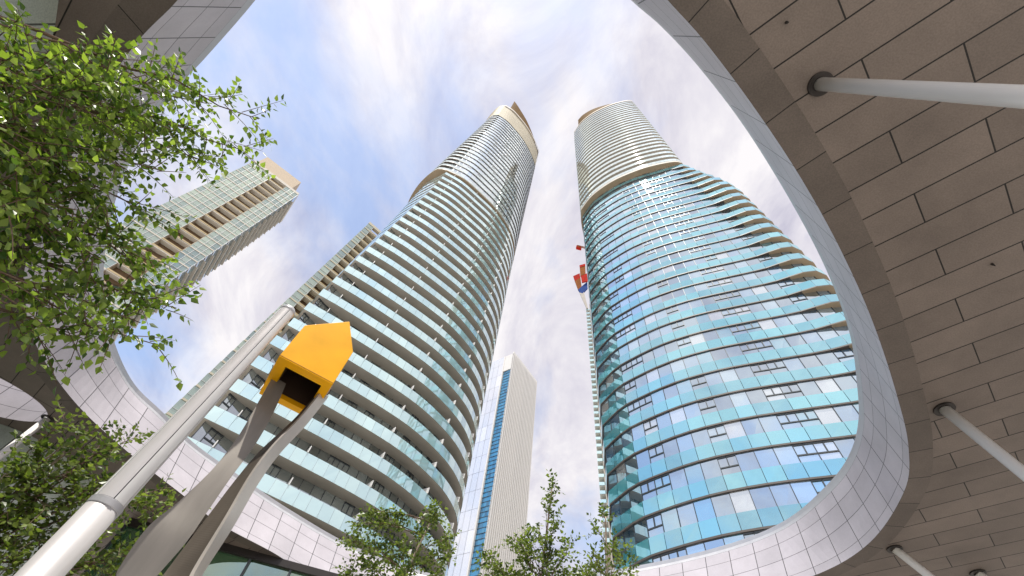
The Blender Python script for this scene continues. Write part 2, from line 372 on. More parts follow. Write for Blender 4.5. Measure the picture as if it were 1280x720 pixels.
def wall_loop(mb, lo, hi, z0, z1, rows, steps=None):
    """vertical wall of an opening: rows = fractions of height; v counts whole rows so that every joint line falls on an integer"""
    acc = along(lo); n = len(lo)
    for j in range(len(rows) - 1):
        f0, f1 = rows[j], rows[j + 1]
        for i in range(n):
            k = (i + 1) % n
            def P(q, f): return (lerp(lo[q][0], hi[q][0], f), lerp(lo[q][1], hi[q][1], f), lerp(z0, z1, f))
            mb.face([P(i, f0), P(k, f0), P(k, f1), P(i, f1)], [(acc[i], j + .0), (acc[i + 1], j + .0), (acc[i + 1], j + 1.0), (acc[i], j + 1.0)])
m = MB(); wall_loop(m, lo, hi, ZS, ZT, [0, .12, .43, .72, .93])
m.build('fascia', M['fascia'], canopy)
m = MB()
lipo = [(lerp(l[0], h[0], .93), lerp(l[1], h[1], .93)) for l, h in zip(lo, hi)]
lipi = inset(hi, 0.10)
zl = lerp(ZS, ZT, .93)
for i in range(NO):
    k = (i + 1) % NO
    m.face([(*lipo[i], zl), (*lipo[k], zl), (*hi[k], ZT - .02), (*hi[i], ZT - .02)])
    m.face([(*hi[i], ZT - .02), (*hi[k], ZT - .02), (*hi[k], ZT + .12), (*hi[i], ZT + .12)])
m.build('opening_lip', M['lip'], canopy)
# soffit border ring and soffit with an extra small oculus
ring = inset(lo, -0.5)
m = MB(); acc = along(lo)
for i in range(NO):
    k = (i + 1) % NO
    m.face([(*lo[i], ZS), (*ring[i], ZS), (*ring[k], ZS), (*lo[k], ZS)], [(acc[i], 0.4), (acc[i], 4.6), (acc[i + 1], 4.6), (acc[i + 1], .4)])
m.build('soffit_border', M['border'], canopy)
OC = (-15.95, 11.95); oc_a, oc_b, oc_r = 2.75, 1.22, radians(16)
oculus = [(OC[0] + oc_a * cos(t) * cos(oc_r) - oc_b * sin(t) * sin(oc_r), OC[1] + oc_a * cos(t) * sin(oc_r) + oc_b * sin(t) * cos(oc_r)) for t in [2 * pi * i / 72 for i in range(72)]]
OUT = [(-23, -6), (0, -6), (2.2, -3.2), (4.5, -2.4), (19.5, -2.4), (19.5, 19.5), (16, 22.5), (9, 24.5), (-23, 24.5)]  # unseen rear and right edges pulled in so daylight reaches the columns
def holed(outer, holes, z, name, mat, parent, flip=True):
    pts = []; edges = []
    for loop in [outer] + holes:
        n0 = len(pts); pts += [Vector(p) for p in loop]
        edges += [(n0 + i, n0 + (i + 1) % len(loop)) for i in range(len(loop))]
    res = geometry.delaunay_2d_cdt(pts, edges, [], 0, 1e-5)
    V, Fs = res[0], res[2]
    def inside(p, loop):
        c = False
        for i in range(len(loop)):
            a, b = loop[i], loop[i - 1]
            if (a[1] > p[1]) != (b[1] > p[1]) and p[0] < (b[0] - a[0]) * (p[1] - a[1]) / (b[1] - a[1]) + a[0]: c = not c
        return c
    mb = MB(); fs = []
    for f in Fs:
        c = sum((V[i] for i in f), Vector((0, 0))) / len(f)
        if inside(c, outer) and not any(inside(c, h) for h in holes): fs.append(tuple(reversed(f)) if flip else tuple(f))
    mb.shared([(v.x, v.y, z) for v in V], fs)
    return mb.build(name, mat, parent)
holed(OUT, [ring, oculus], ZS + .006, 'soffit', M['soffit'], canopy)
m = MB()
for i in range(NO):
    k = (i + 1) % NO
    m.face([(*ring[i], ZS), (*ring[k], ZS), (*ring[k], ZS + .006), (*ring[i], ZS + .006)])
m.build('border_edge', M['collar'], canopy)
holed(OUT, [hi, oculus], ZT, 'roof', M['roofing'], canopy, False)
m = MB(); wall_loop(m, oculus, oculus, ZS, ZT, [0, .2, .5, .8, 1.0]); m.build('oculus_fascia', M['fascia'], canopy)
m = MB(); wall_loop(m, OUT, OUT, ZS, ZT, [0, .25, .5, .75, 1.0]); m.build('outer_fascia', M['fascia'], canopy)

for (x, y) in ((983, 28), (1240, 330)):
    p = at_h(x, y, 8); m = MB(); m.tube([(p.x, p.y, ZS + .004), (p.x, p.y, ZS - .03)], [.022, .02], 14); m.tube([(p.x, p.y, ZS - .031), (p.x, p.y, ZS - .07)], .012, 8)
    m.build('sprinkler', M['collar'], canopy)
# leaning round columns that meet the soffit in dark recessed collars
def column(top, other, r, label):
    t = Vector(top); d = (Vector(other) - t).normalized()
    foot = t + d * (t.z / -d.z)
    root = thing('canopy_column', label, 'column', foot, 'slim white canopy columns')
    m = MB(); m.tube([foot, t - Vector((0, 0, .0))], r, 28); m.build('shaft', M['white_post'], root, True)
    m = MB(); vs = []; n = 28
    for k in range(n):
        a = 2 * pi * k / n
        for rr, zz in ((r * 1.03, ZS - .03), (r * 1.85, ZS - .03), (r * 1.85, ZS + .004)): vs.append((t.x + rr * cos(a), t.y + rr * sin(a), zz))
    fs = []
    for k in range(n):
        q = (k + 1) % n
        for j in range(2): fs.append((k * 3 + j, k * 3 + j + 1, q * 3 + j + 1, q * 3 + j))
    m.shared(vs, fs); m.build('collar', M['collar'], root, False)
column(at_h(1025, 105, 8), at_h(1280, 121, 4.7), .098, 'topmost of the slim white columns under the right soffit, almost level in the picture')
column(at_h(1180, 511, 8), at_h(1280, 592, 6.25), .115, 'slim white column right of the tall round blue tower, halfway up the soffit')
column(at_h(1118, 686, 8), at_h(1160, 719, 7.35), .11, 'slim white column at the bottom right, just below the rounded corner of the opening')
a, b = at_h(1222, 716, 8), at_h(1160, 719, 7.35) - at_h(1118, 686, 8)
column(a, a + b, .11, 'slim white column whose collar only peeks in at the bottom right edge')
p = at_h(60, 523, 8)
column(p, p + Vector((0.0, 0.0, -4)), .10, 'slim grey-white column under the small oval opening at the far left')

# ------------------------------------------------------------------ podium walls behind the canopy
left_wall = spline_open([(-5.5, -5), (-8.35, 1.1), (-9.65, 2.65), (-14, 6.9), (-19.2, 9.4), (-19.9, 12.6), (-15.6, 13.6), (-13.9, 14.5), (-12.4, 17.2)], 70)
m = MB(); s = 0
for a, b in zip(left_wall, left_wall[1:]):
    d = hypot(b[0] - a[0], b[1] - a[1])
    m.face([(*a, 0), (*b, 0), (*b, ZS), (*a, ZS)], [(s, .5), (s + d, .5), (s + d, 9), (s, 9)])
    n = Vector((-(b[1] - a[1]), b[0] - a[0])).normalized() * .3
    a2, b2 = (a[0] + n.x, a[1] + n.y), (b[0] + n.x, b[1] + n.y)
    m.face([(*b2, 0), (*a2, 0), (*a2, ZS), (*b2, ZS)], [(s + d, .5), (s, .5), (s, 9), (s + d, 9)]); s += d
pw_ = thing('curved_wall', 'curved pale green panelled wall under the canopy at the left', 'wall', (-9, 2, 0))
m.build('wall_panel', M['wall'], pw_)
m = MB(); m.v, m.f, m.uv, m.mi = [], [], [], []
for a, b in zip(left_wall, left_wall[1:]):
    e = Vector((b[0] - a[0], b[1] - a[1], 0)); n = Vector((e.y, -e.x, 0)).normalized()
    m.box((a[0], a[1], 0.0), e, n * .04, (0, 0, .25))
m.build('skirting', M['frame'], pw_)
store = thing('storefront', 'green glass storefront with dark mullions under the far canopy edge', 'storefront', (-8, 20.2, 0))
A0, A1 = Vector((-12.4, 18.3, 0)), Vector((9.0, 21.9, 0))
dirv = (A1 - A0).normalized(); nrm = Vector((dirv.y, -dirv.x, 0)); LEN = (A1 - A0).length
gm, fm, cm = MB(), MB(), MB(); nx = int(LEN / 1.5); zs = [0.1, 2.9, 5.6, 7.35, ZS - .25]
for i in range(nx):
    for j in range(4):
        p = A0 + dirv * (LEN * i / nx); q = A0 + dirv * (LEN * (i + 1) / nx)
        jit = [random.uniform(-.006, .006) for _ in range(4)]
        (cm if j < 3 and i % 5 != 1 else gm).face([p + Vector((0, 0, zs[j])) + nrm * jit[0], q + Vector((0, 0, zs[j])) + nrm * jit[1], q + Vector((0, 0, zs[j + 1])) + nrm * jit[2], p + Vector((0, 0, zs[j + 1])) + nrm * jit[3]])
for i in range(nx + 1):
    p = A0 + dirv * (LEN * i / nx - .035) + nrm * .012
    fm.box(p, dirv * .07, nrm * .10, (0, 0, ZS - .25))
for z in zs[1:4]:
    fm.box(A0 + nrm * .014 + Vector((0, 0, z - .03)), dirv * LEN, nrm * .07, (0, 0, .06))
gm.build('glazing', M['pane_store'], store); cm.build('curtain', M['curtain'], store); fm.build('mullion', M['frame'], store)
m = MB(); m.box(A0 + Vector((0, 0, ZS - .25)), dirv * LEN, nrm * .16, (0, 0, .25)); m.build('head_beam', M['collar'], store)
m = MB(); m.box(A0 - nrm * .6, dirv * LEN, nrm * .45, (0, 0, ZS - .01)); m.build('back_wall', M['wall'], store)

# ------------------------------------------------------------------ condominium towers
def closed_outline(P, n):
    return spline_open(P, n)[:-1] if hypot(P[0][0] - P[-1][0], P[0][1] - P[-1][1]) < 1e-6 else spline_open(P, n)
def slab(root, O, I, z, th, mat, name='balcony'):
    mb = MB(); n = len(O)
    vs = [(*O[i], z) for i in range(n)] + [(*I[i], z) for i in range(n)] + [(*O[i], z + th) for i in range(n)] + [(*I[i], z + th) for i in range(n)]
    fs = []
    for i in range(n):
        k = (i + 1) % n
        fs += [(i, n + i, n + k, k), (i, k, 2 * n + k, 2 * n + i), (2 * n + i, 2 * n + k, 3 * n + k, 3 * n + i)]
    mb.shared(vs, fs)
    return mb.build(name, mat, root)
def rail(slab_o, O, z0, z1, mat, off=0.05, gap=0.012, jit=0.006, name='balustrade'):
    mb = MB(); n = len(O); P = inset(O, -off); Q = inset(O, -off + .03)
    for i in range(n):
        k = (i + 1) % n
        a, b = Vector(P[i]), Vector(P[k]); c, d = Vector(Q[i]), Vector(Q[k])
        u = gap / max(.1, (b - a).length)
        a, b, c, d = a.lerp(b, u), b.lerp(a, u), c.lerp(d, u), d.lerp(c, u)
        nn = Vector((b.y - a.y, a.x - b.x)).normalized()
        j = [random.uniform(-jit, jit) for _ in range(4)]
        f = [(*(a + nn * j[0]), z0), (*(b + nn * j[1]), z0), (*(b + nn * j[2]), z1), (*(a + nn * j[3]), z1)]
        g = [(*c, z0), (*d, z0), (*d, z1), (*c, z1)]
        mb.shared(f + g, [(0, 1, 2, 3), (5, 4, 7, 6), (3, 2, 6, 7), (1, 0, 4, 5)])
    return mb.build(name, mat, slab_o)
def glazing(root, I, z0, z1, mat, fmat, rnd, jit=0.006, oper=0.0, mull=0.05, opset=None, name='window_band'):
    mb = MB(); fb = MB(); n = len(I); rr = random.Random(rnd)
    for i in range(n):
        k = (i + 1) % n
        a, b = Vector(I[i]), Vector(I[k]); t = (b - a)
        if t.length < .05: continue
        nn = Vector((t.y, -t.x)).normalized()
        if nn.dot(a.lerp(b, .5) - Vector(CT)) < 0: nn = -nn
        j = [rr.uniform(-jit, jit) for _ in range(4)]
        mb.face([(*(a + nn * j[0]), z0), (*(b + nn * j[1]), z0), (*(b + nn * j[2]), z1), (*(a + nn * j[3]), z1)])
        tt = t.normalized()
        p = a - tt * mull / 2 + nn * .008
        fb.box((p.x, p.y, z0), (tt.x * mull, tt.y * mull, 0), (nn.x * .05, nn.y * .05, 0), (0, 0, z1 - z0))
        if (opset is None or i in opset) and rr.random() < oper:                       # framed opening light
            zz = lerp(z0, z1, .66)
            for (s0, s1, za, zb) in ((0, 1, zz - .05, zz + .05), (0, 1, z1 - .14, z1 - .02), (.47, .53, zz, z1)):
                q = a + t * s0 + nn * .009
                fb.box((q.x, q.y, za), (t.x * (s1 - s0), t.y * (s1 - s0), 0), (nn.x * .06, nn.y * .06, 0), (0, 0, zb - za))
    o = mb.build(name, mat, root); fb.build('window_frame', fmat, o); return o
def cap(root, O, z, mat, name='roof'):
    mb = MB(); mb.shared([(*p, z) for p in O], [tuple(range(len(O)))]); return mb.build(name, mat, root)
def wallband(root, O, z0, z1, mat, name, rows=1, reveal=0.0):
    mb = MB(); n = len(O); h = (z1 - z0) / rows
    P = inset(O, -.03)
    for r in range(rows):
        for i in range(n):
            k = (i + 1) % n
            mb.face([(*O[i], z0 + r * h), (*O[k], z0 + r * h), (*O[k], z0 + (r + 1) * h), (*O[i], z0 + (r + 1) * h)])
            if reveal:
                mb.shared([(*O[i], z0 + r * h), (*O[k], z0 + r * h), (*P[k], z0 + r * h), (*P[i], z0 + r * h), (*P[i], z0 + r * h + reveal), (*P[k], z0 + r * h + reveal), (*O[k], z0 + r * h + reveal), (*O[i], z0 + r * h + reveal)], [(0, 1, 2, 3), (3, 2, 5, 4), (4, 5, 6, 7)])
    return mb.build(name, mat, root)
def crown_fin(root, O, i0, i1, zb, zf, thick, name='crown_fin'):
    """blade of a roof crown: follows part of the outline, top height zf(t)"""
    mb = MB(); idx = list(range(i0, i1 + 1)); Q = inset(O, thick); n = len(idx); vs = []
    for j, i in enumerate(idx):
        t = j / (n - 1); z = zf(t); i %= len(O)
        vs += [(*O[i], zb), (*O[i], z), (*Q[i], z), (*Q[i], zb)]
    fs = []
    for j in range(n - 1):
        for q in range(4): fs.append((j * 4 + q, j * 4 + (q + 1) % 4, j * 4 + 4 + (q + 1) % 4, j * 4 + 4 + q))
    fs += [(0, 1, 2, 3), (n * 4 - 4, n * 4 - 1, n * 4 - 2, n * 4 - 3)]
    mb.shared(vs, fs); return mb.build(name, M['crown'], root)

# --- tower on the left: deep balconies below, flush grid above
H = EYE
LT = thing('condo_tower', 'tall rounded condo tower on the left with deep taupe balcony bands and pale glass rails', 'tower', (-14, 46, 0))
CT = (-14, 48)
NL = 92
def left_outline(h):
    t = sstep(22, 92, h)
    c = (lerp(-21.5, -18.5, t), lerp(29.9, 31.8, t))
    s = (lerp(-25.6, -24.3, t), lerp(37.2, 37.4, t))
    P = [c, (c[0] + 3.7, c[1] + 1.9 - .5 * t), (-10.9, 35.7), (-6.8, 38.7), (-3.3, 42.7), (-1.5, 46.5), (-1.0, 50.2), (-1.8, 55.5), (-6, 61), (-15, 64), (-24, 60), (-27.8, 50), s, c]
    return closed_outline(P, NL)
def left_upper(h):
    t = max(0, min(1, (h - 93) / 88))
    A = [(-18.7, 31.9), (-14.8, 33.1), (-10.9, 35.6), (-6.8, 38.7), (-3.3, 42.7), (-1.4, 46.5), (-.9, 50.2), (-1.8, 55.5), (-6, 61), (-15, 64), (-24, 60), (-28.4, 50), (-27.3, 42.2), (-24.9, 36.6), (-21.2, 32.3), (-18.7, 31.9)]
    B = [(-15.5, 32.7), (-12.6, 33.9), (-9.7, 36.0), (-6.2, 39.0), (-2.8, 42.9), (-.6, 46.2), (.2, 48.4), (-1.2, 54.5), (-6, 60), (-15, 62), (-21, 58), (-23.5, 49), (-22.4, 42), (-20.2, 37.2), (-17.6, 33.6), (-15.5, 32.7)]
    return closed_outline(lerp2(A, B, t), NL)
FHL = 3.0
z = 12.0
while z < 92.5:
    O = left_outline(z)
    dep = []
    for p in O:
        a = math.degrees(atan2(p[0], p[1])); d = hypot(*p)
        front = p[1] < 52 and not (a < -30 and p[1] > lerp(31.5, 33.5, sstep(22, 92, z)))
        dep.append(1.55 if front else .35)
    n_ = len(O)
    dep = [min(dep[i], .4 + .35 * min(i, n_ - i)) for i in range(n_)]
    dep = [(dep[i - 1] + dep[i] * 2 + dep[(i + 1) % n_]) / 4 for i in range(n_)]
    I = inset(O, dep)
    b = slab(LT, O, inset(O, [q + .12 for q in dep]), z + H, .22, M['slab'])
    rail(b, O, z + H - .02, z + H + 1.22, M['guard_pale'], off=.04)
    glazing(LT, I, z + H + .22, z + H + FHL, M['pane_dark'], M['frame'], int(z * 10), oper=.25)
    n = len(O)
    for i in range(2, 40, 6):
        dm = MB()
        o_, q_ = Vector(O[i]), Vector(I[i]); e = (q_ - o_); e2 = e.normalized(); s2 = Vector((-e2.y, e2.x)) * .07
        q0 = o_ - e2 * .12 - s2 / 2
        dm.box((q0.x, q0.y, z + H + 1.23), (s2.x, s2.y, 0), (e.x * .95, e.y * .95, 0), (0, 0, .62))
        dm.build('divider', M['divider'], b)
    z += FHL
Z0 = z + H                                                    # overhang of the upper section
OU = left_upper(z)
cap(LT, OU, Z0 - .25, M['slab_tan'], 'overhang_soffit'); wallband(LT, OU, Z0 - .25, Z0, M['slab_tan'], 'overhang_edge')
while z < 160:
    O = left_upper(z)
    dep = [.12 if (i < 40) else .9 for i in range(len(O))]
    dep = [sum(dep[(i + k) % len(dep)] for k in (-1, 0, 1)) / 3 for i in range(len(dep))]
    I = inset(O, dep)
    b = slab(LT, inset(O, -.02), inset(O, [q + .25 for q in dep]), z + H, .17, M['slab_dark'], 'floor_slab')
    rail(b, O, z + H + .17, z + H + 1.25, M['guard_white'], off=.0, jit=.003)
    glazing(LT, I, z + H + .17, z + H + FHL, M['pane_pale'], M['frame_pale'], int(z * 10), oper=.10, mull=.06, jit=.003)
    z += FHL
O = left_upper(z)
wallband(LT, O, z + H, 181 + H, M['cream'], 'plant_screen', rows=13, reveal=.05)
ROOF = left_upper(181)
cap(LT, ROOF, 181 + H - .02, M['roofing'])
rim = inset(ROOF, -.25); wallband(LT, rim, 180.2 + H, 182 + H, M['slab_white'], 'roof_rim')
fi = inset(ROOF, 1.6)
ia = [i for i in range(NL) if math.degrees(atan2(fi[i][0], fi[i][1])) > -23 and i < 46]
crown_fin(LT, fi, ia[0], ia[0] + 34, 181 + H, lambda t: H + lerp(208, 186, t ** .8), .8)

# --- tower on the right: flush cyan glass below, ribbed balconies above, wing of balconies at its right edge
RT = thing('condo_tower', 'tall round condo tower on the right, blue glass with thin dark floor lines', 'tower', (25, 36, 0))
CT = (25, 37); NR = 92; NRL = 62; OPS = {3, 4, 8, 12, 13, 17, 21, 22, 26, 55, 59}
FHR = 3.09
def right_outline(h):
    t = 1 - sstep(74, 97, h)
    e = .65 + .35 * t if h > 74 else 1.0
    w0, w1 = (29.9, 21.6), (33.4, 19.4)
    x = lerp(w0[0] + .6, w1[0], t), lerp(w0[1] + .2, w1[1], t)
    y = lerp(33.4, 36.6, t), lerp(23.4, 21.5, t)
    P = [(12.65, 37.0), (13.75, 33.9), (15.3, 31.7), (18.0, 28.8), (21.3, 26.3), (25.0, 24.2), (29.3, 21.9), x, y, (lerp(36, 39.6, t), 28), (39, 36), (33, 45), (24, 50), (17, 46), (13.9, 41), (12.65, 37.0)]
    return closed_outline(P, NRL)
def right_upper(h):
    P = [(12.0, 35.9), (13.15, 33.0), (14.65, 30.7), (17.3, 27.9), (20.8, 25.3), (24.3, 23.3), (28.7, 21.6), (30.8, 22.2), (32.6, 25.2), (34.2, 31), (33, 40), (29, 46), (22, 49), (16.5, 45.5), (13.4, 40.3), (12.0, 35.9)]
    return closed_outline(P, NR)
z = 9.4
while z < 95.0:
    O = right_outline(z)
    a0 = lerp(55.8, 52.5, sstep(55, 92, z))
    dep = []
    for p in O:
        a = math.degrees(atan2(p[0], p[1]))
        dep.append(.14 + .6 * sstep(a0 - .5, a0 + 2.0, a) if p[1] < 45 else .14)
    dep = [(dep[i - 1] + dep[i] * 2 + dep[(i + 1) % len(dep)]) / 4 for i in range(len(dep))]
    I = inset(O, dep)
    b = slab(RT, O, inset(O, [q + .06 for q in dep]), z + H, .15, [M['slab_tan'], M['slab_dark']])
    for k, p in enumerate(b.data.polygons): p.material_index = 0 if k % 3 == 0 and dep[(k // 3)] > .3 else 1
    rail(b, O, z + H + .15, z + H + 1.40, M['guard_teal'], off=.0, jit=.005, gap=.022)
    glazing(RT, I, z + H + .15, z + H + FHR, M['pane'], M['frame'], int(z * 10), oper=.75, mull=.05, jit=.008, opset=OPS)
    z += FHR
Z1 = z + H
O = right_upper(z)
cap(RT, O, Z1 - .9, M['slab_tan'], 'overhang_soffit'); wallband(RT, O, Z1 - .9, Z1, M['slab_white'], 'overhang_edge')
while z < 173:
    O = right_upper(z); I = inset(O, 1.5)
    b = slab(RT, O, inset(O, 1.62), z + H, .22, M['slab'])
    rail(b, O, z + H - .02, z + H + 1.35, M['guard_white'], off=.04)
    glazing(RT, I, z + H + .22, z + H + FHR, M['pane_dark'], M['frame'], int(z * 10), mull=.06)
    z += FHR
RO = right_upper(z); cap(RT, RO, z + H, M['slab'], 'roof'); wallband(RT, inset(RO, -.08), z + H - .02, z + H + 1.1, M['slab_white'], 'roof_rim')
fi = inset(RO, 2.2)
crown_fin(RT, fi, NR - 6, NR + 26, z + H, lambda t: H + lerp(204, 184, t), .7)

# ------------------------------------------------------------------ slab apartment blocks far behind, on the left
def block(name, label, A, fdir, sdir, Wf, Ws, zb, zt, fh, zones, side, slabmat, group=None, taper=None):
    """A = front corner (right), fdir runs to the left along the front, sdir runs back along the side"""
    A = Vector((*A, 0)); f = Vector((*fdir, 0)).normalized(); s = Vector((*sdir, 0)).normalized()
    nf = Vector((f.y, -f.x, 0)); nf = nf if nf.dot(-A) > 0 else -nf
    ns = Vector((s.y, -s.x, 0)); ns = ns if ns.dot(f) < 0 else -ns
    root = thing(name, label, 'building', (A.x, A.y, 0), group)
    def W(z): return Wf * (1 if not taper else lerp(taper, 1, max(0, min(1, (z - zb) / (zt - zb)))))
    rr = random.Random(5)
    body = MB()
    p0, p1 = A - nf * 1.4, A + f * W(zb) - nf * 1.4; q0, q1 = A - nf * 1.4, A + f * W(zt) - nf * 1.4
    bk = s * (Ws - .5)
    sA = -ns * .4
    B = [p0 + sA, p1, p1 + bk, p0 + bk + sA]; T = [q0 + sA, q1, q1 + bk, q0 + bk + sA]
    body.shared([(v.x, v.y, 0) for v in B] + [(v.x, v.y, zt) for v in T], [(0, 1, 2, 3), (7, 6, 5, 4), (0, 4, 5, 1), (1, 5, 6, 2), (2, 6, 7, 3), (3, 7, 4, 0)])
    body.build('core', M['brown'], root)
    z = zb
    while z < zt - 1:
        wz = W(z)
        # floor slab with white edge
        mb = MB(); mb.box(A + Vector((0, 0, z)) - nf * 1.3 + ns * .0, f * wz, nf * 1.42, (0, 0, .34)); 
        mb.box(A + Vector((0, 0, z)) + ns * .02 - nf * .1, s * Ws, -ns * .3, (0, 0, .34))
        fl = mb.build('floor_slab', slabmat, root)
        for (t0, t1, kind) in zones:
            x0, x1 = wz * t0, wz * t1
            if kind == 'g':
                gb = MB(); fb = MB(); n = max(1, int((x1 - x0) / 1.25))
                for i in range(n):
                    a, b = lerp(x0, x1, i / n), lerp(x0, x1, (i + 1) / n)
                    j = [rr.uniform(-.01, .01) for _ in range(4)]
                    gb.face([A + f * a + nf * j[0] + Vector((0, 0, z + .34)), A + f * b + nf * j[1] + Vector((0, 0, z + .34)), A + f * b + nf * j[2] + Vector((0, 0, z + fh)), A + f * a + nf * j[3] + Vector((0, 0, z + fh))])
                    fb.box(A + f * (a - .05) + nf * .02 + Vector((0, 0, z + .34)), f * .1, nf * .08, (0, 0, fh - .34))
                fb.box(A + f * x0 + nf * .021 + Vector((0, 0, z + 1.25)), f * (x1 - x0), nf * .06, (0, 0, .07))
                o = gb.build('window_band', M['pane_green'], root); fb.build('window_frame', M['frame_pale'], o)
            else:
                gb = MB(); gb.box(A + f * x0 + nf * .06 + Vector((0, 0, z + .1)), f * (x1 - x0), nf * .06, (0, 0, .62))
                o = gb.build('balcony', M['tan'], root)
                n = max(1, int((x1 - x0) / 3.0))
                for i in range(n + 1):
                    fb = MB(); fb.box(A + f * lerp(x0, x1 - .15, i / n) - nf * 1.35 + Vector((0, 0, z + .34)), f * .15, nf * 1.3, (0, 0, fh - .36)); fb.build('balcony_divider', M['beige'], o)
        gb = MB(); n = max(1, int(Ws / 1.6))
        for i in range(n):
            a, b = s * (Ws * i / n), s * (Ws * (i + .96) / n); off = -ns * .06
            gb.face([A + off + a + Vector((0, 0, z + .34)), A + off + b + Vector((0, 0, z + .34)), A + off + b + Vector((0, 0, z + fh)), A + off + a + Vector((0, 0, z + fh))])
        gb.build('side_window', M[side], root)
        if side == 'pane':
            gb = MB(); gb.box(A + s * (Ws * .12) + ns * .03 + Vector((0, 0, z)), s * (Ws * .8), ns * .55, (0, 0, .22)); gb.build('side_balcony', M['slab_white'], root)
        z += fh
    mb = MB(); wz = W(zt)
    mb.box(A + Vector((0, 0, z)) - nf * .9 - ns * .1, f * wz, nf * 1.0, (0, 0, 1.1)); mb.box(A + Vector((0, 0, z)) - ns * .3 - nf * .9, s * Ws, ns * .25, (0, 0, 1.1)); mb.build('parapet', slabmat, root)
    return root, A, f, s, nf, ns, z
xA = azd(-50.0, 100)
bf = Vector((-.845, -.534)); bs = Vector((-.534, .845))
root, A, f, s, nf, ns, zz = block('apartment_tower', 'pale apartment slab with a beige roof box, half hidden by the leafy birch bough', xA, bf, bs, 16.4, 13, 40, 135, 3.0,
    [(0, .26, 'g'), (.26, .56, 'b'), (.56, 1.0, 'g')], 'pane', M['slab_white'])
m = MB(); m.box(A + f * 3.2 - nf * .9 + Vector((0, 0, zz)), f * 13.0, -nf * 9, (0, 0, 8.5)); m.build('roof_box', M['beige'], root)
la = Vector(azd(-36.9, 75)); fr = Vector((-.8, -.6)); cA = tuple(la - fr * 18)
block('apartment_block', 'slim apartment block with olive balconies peeking out behind the left condo tower', cA, fr, Vector((-.6, .8)), 18.0, 8, 30, 117, 3.0,
    [(0, .90, 'b'), (.90, 1.0, 'g')], 'pane_green', M['cream'], taper=1.16)

# ------------------------------------------------------------------ white ribbed office tower between the condo towers
OT = thing('office_tower', 'white ribbed office tower with a blue glass strip, standing between the two condo towers', 'tower', (7.3, 150, 0))
A = Vector((7.33, 149.8, 0)); rd = Vector((.66, .75, 0)).normalized(); ld = Vector((-.75, .66, 0)).normalized()
nr = Vector((rd.y, -rd.x, 0)); nl = Vector((-ld.y, ld.x, 0)); nl = nl if nl.y < 0 else -nl
ZTO = 176 + H; WR = 23; WL = 34
m = MB(); m.box(A + rd * 2.4 - nr * .6, rd * (WR - 2.4), -nr * 16, (0, 0, ZTO)); m.build('body', M['slab_white'], OT)
m = MB(); k = 0
while k * 1.2 < WR:
    m.box(A + rd * (k * 1.2) - nr * .6, rd * .66, nr * .8, (0, 0, ZTO + 1.2)); k += 1
m.build('fins', M['white_rib'], OT)
gb = MB(); zf = 60.0
while zf < ZTO - 2:
    for k in range(int(WR / 1.2)):
        gb.face([A + rd * (k * 1.2 + u_) - nr * .45 + Vector((0, 0, zf + v_)) for u_, v_ in ((.66, .05), (1.2, .05), (1.2, 3.85), (.66, 3.85))])
    zf += 3.9
gb.build('slot_window', M['slot'], OT)
# left face: corner pier, blue strip, then flush white glass
SW = 4.6
m = MB(); m.box(A - nl * 0.0, ld * .5, -nl * 1.0, (0, 0, ZTO)); m.build('corner_pier', M['white_rib'], OT)
gb = MB(); fb = MB(); zf = 55.0; rr = random.Random(3)
while zf < ZTO - 13:
    for i in range(4):
        a, b = .5 + SW * i / 4, .5 + SW * (i + 1) / 4
        j = [rr.uniform(-.05, .05) for _ in range(4)]
        gb.face([A + ld * a - nl * (.5 + j[0]) + Vector((0, 0, zf)), A + ld * b - nl * (.5 + j[1]) + Vector((0, 0, zf)), A + ld * b - nl * (.5 + j[2]) + Vector((0, 0, zf + 1.95)), A + ld * a - nl * (.5 + j[3]) + Vector((0, 0, zf + 1.95))])
    gb.box(A + ld * .5 - nl * .49 + Vector((0, 0, zf - .08)), ld * SW, nl * .12, (0, 0, .16), 1); zf += 1.95
gb.build('blue_strip', [M['pane_blue'], M['frame']], OT)
m = MB(); m.box(A + ld * .5 - nl * 1.2 + Vector((0, 0, zf)), ld * SW, nl * 1.2, (0, 0, ZTO - zf)); m.build('strip_head', M['white_rib'], OT)
m = MB(); m.box(A + ld * (.5 + SW) - nl * 1.2, ld * .6, nl * 1.5, (0, 0, ZTO)); m.build('strip_jamb', M['white_rib'], OT)
gb = MB(); zf = 55.0
while zf < ZTO - 1:
    x = .5 + SW + .6
    while x < WL:
        j = [rr.uniform(-.012, .012) for _ in range(4)]
        gb.face([A + ld * x - nl * j[0] + Vector((0, 0, zf)), A + ld * (x + 2.9) - nl * j[1] + Vector((0, 0, zf)), A + ld * (x + 2.9) - nl * j[2] + Vector((0, 0, min(zf + 7.7, ZTO))), A + ld * x - nl * j[3] + Vector((0, 0, min(zf + 7.7, ZTO)))]); x += 3.0
    zf += 7.8
gb.build('white_glazing', M['pane_white'], OT)
m = MB(); m.box(A + ld * .4 - nl * 1.3, ld * WL, -nl * 10, (0, 0, ZTO - .1)); m.build('side_body', M['slab_white'], OT)
pr = A + rd * WR
m = MB(); m.box(pr + rd * .01 - nr * 2.0, rd * 1.4, -nr * 14, (0, 0, ZTO - 26)); m.build('stair_core', M['white_rib'], OT)

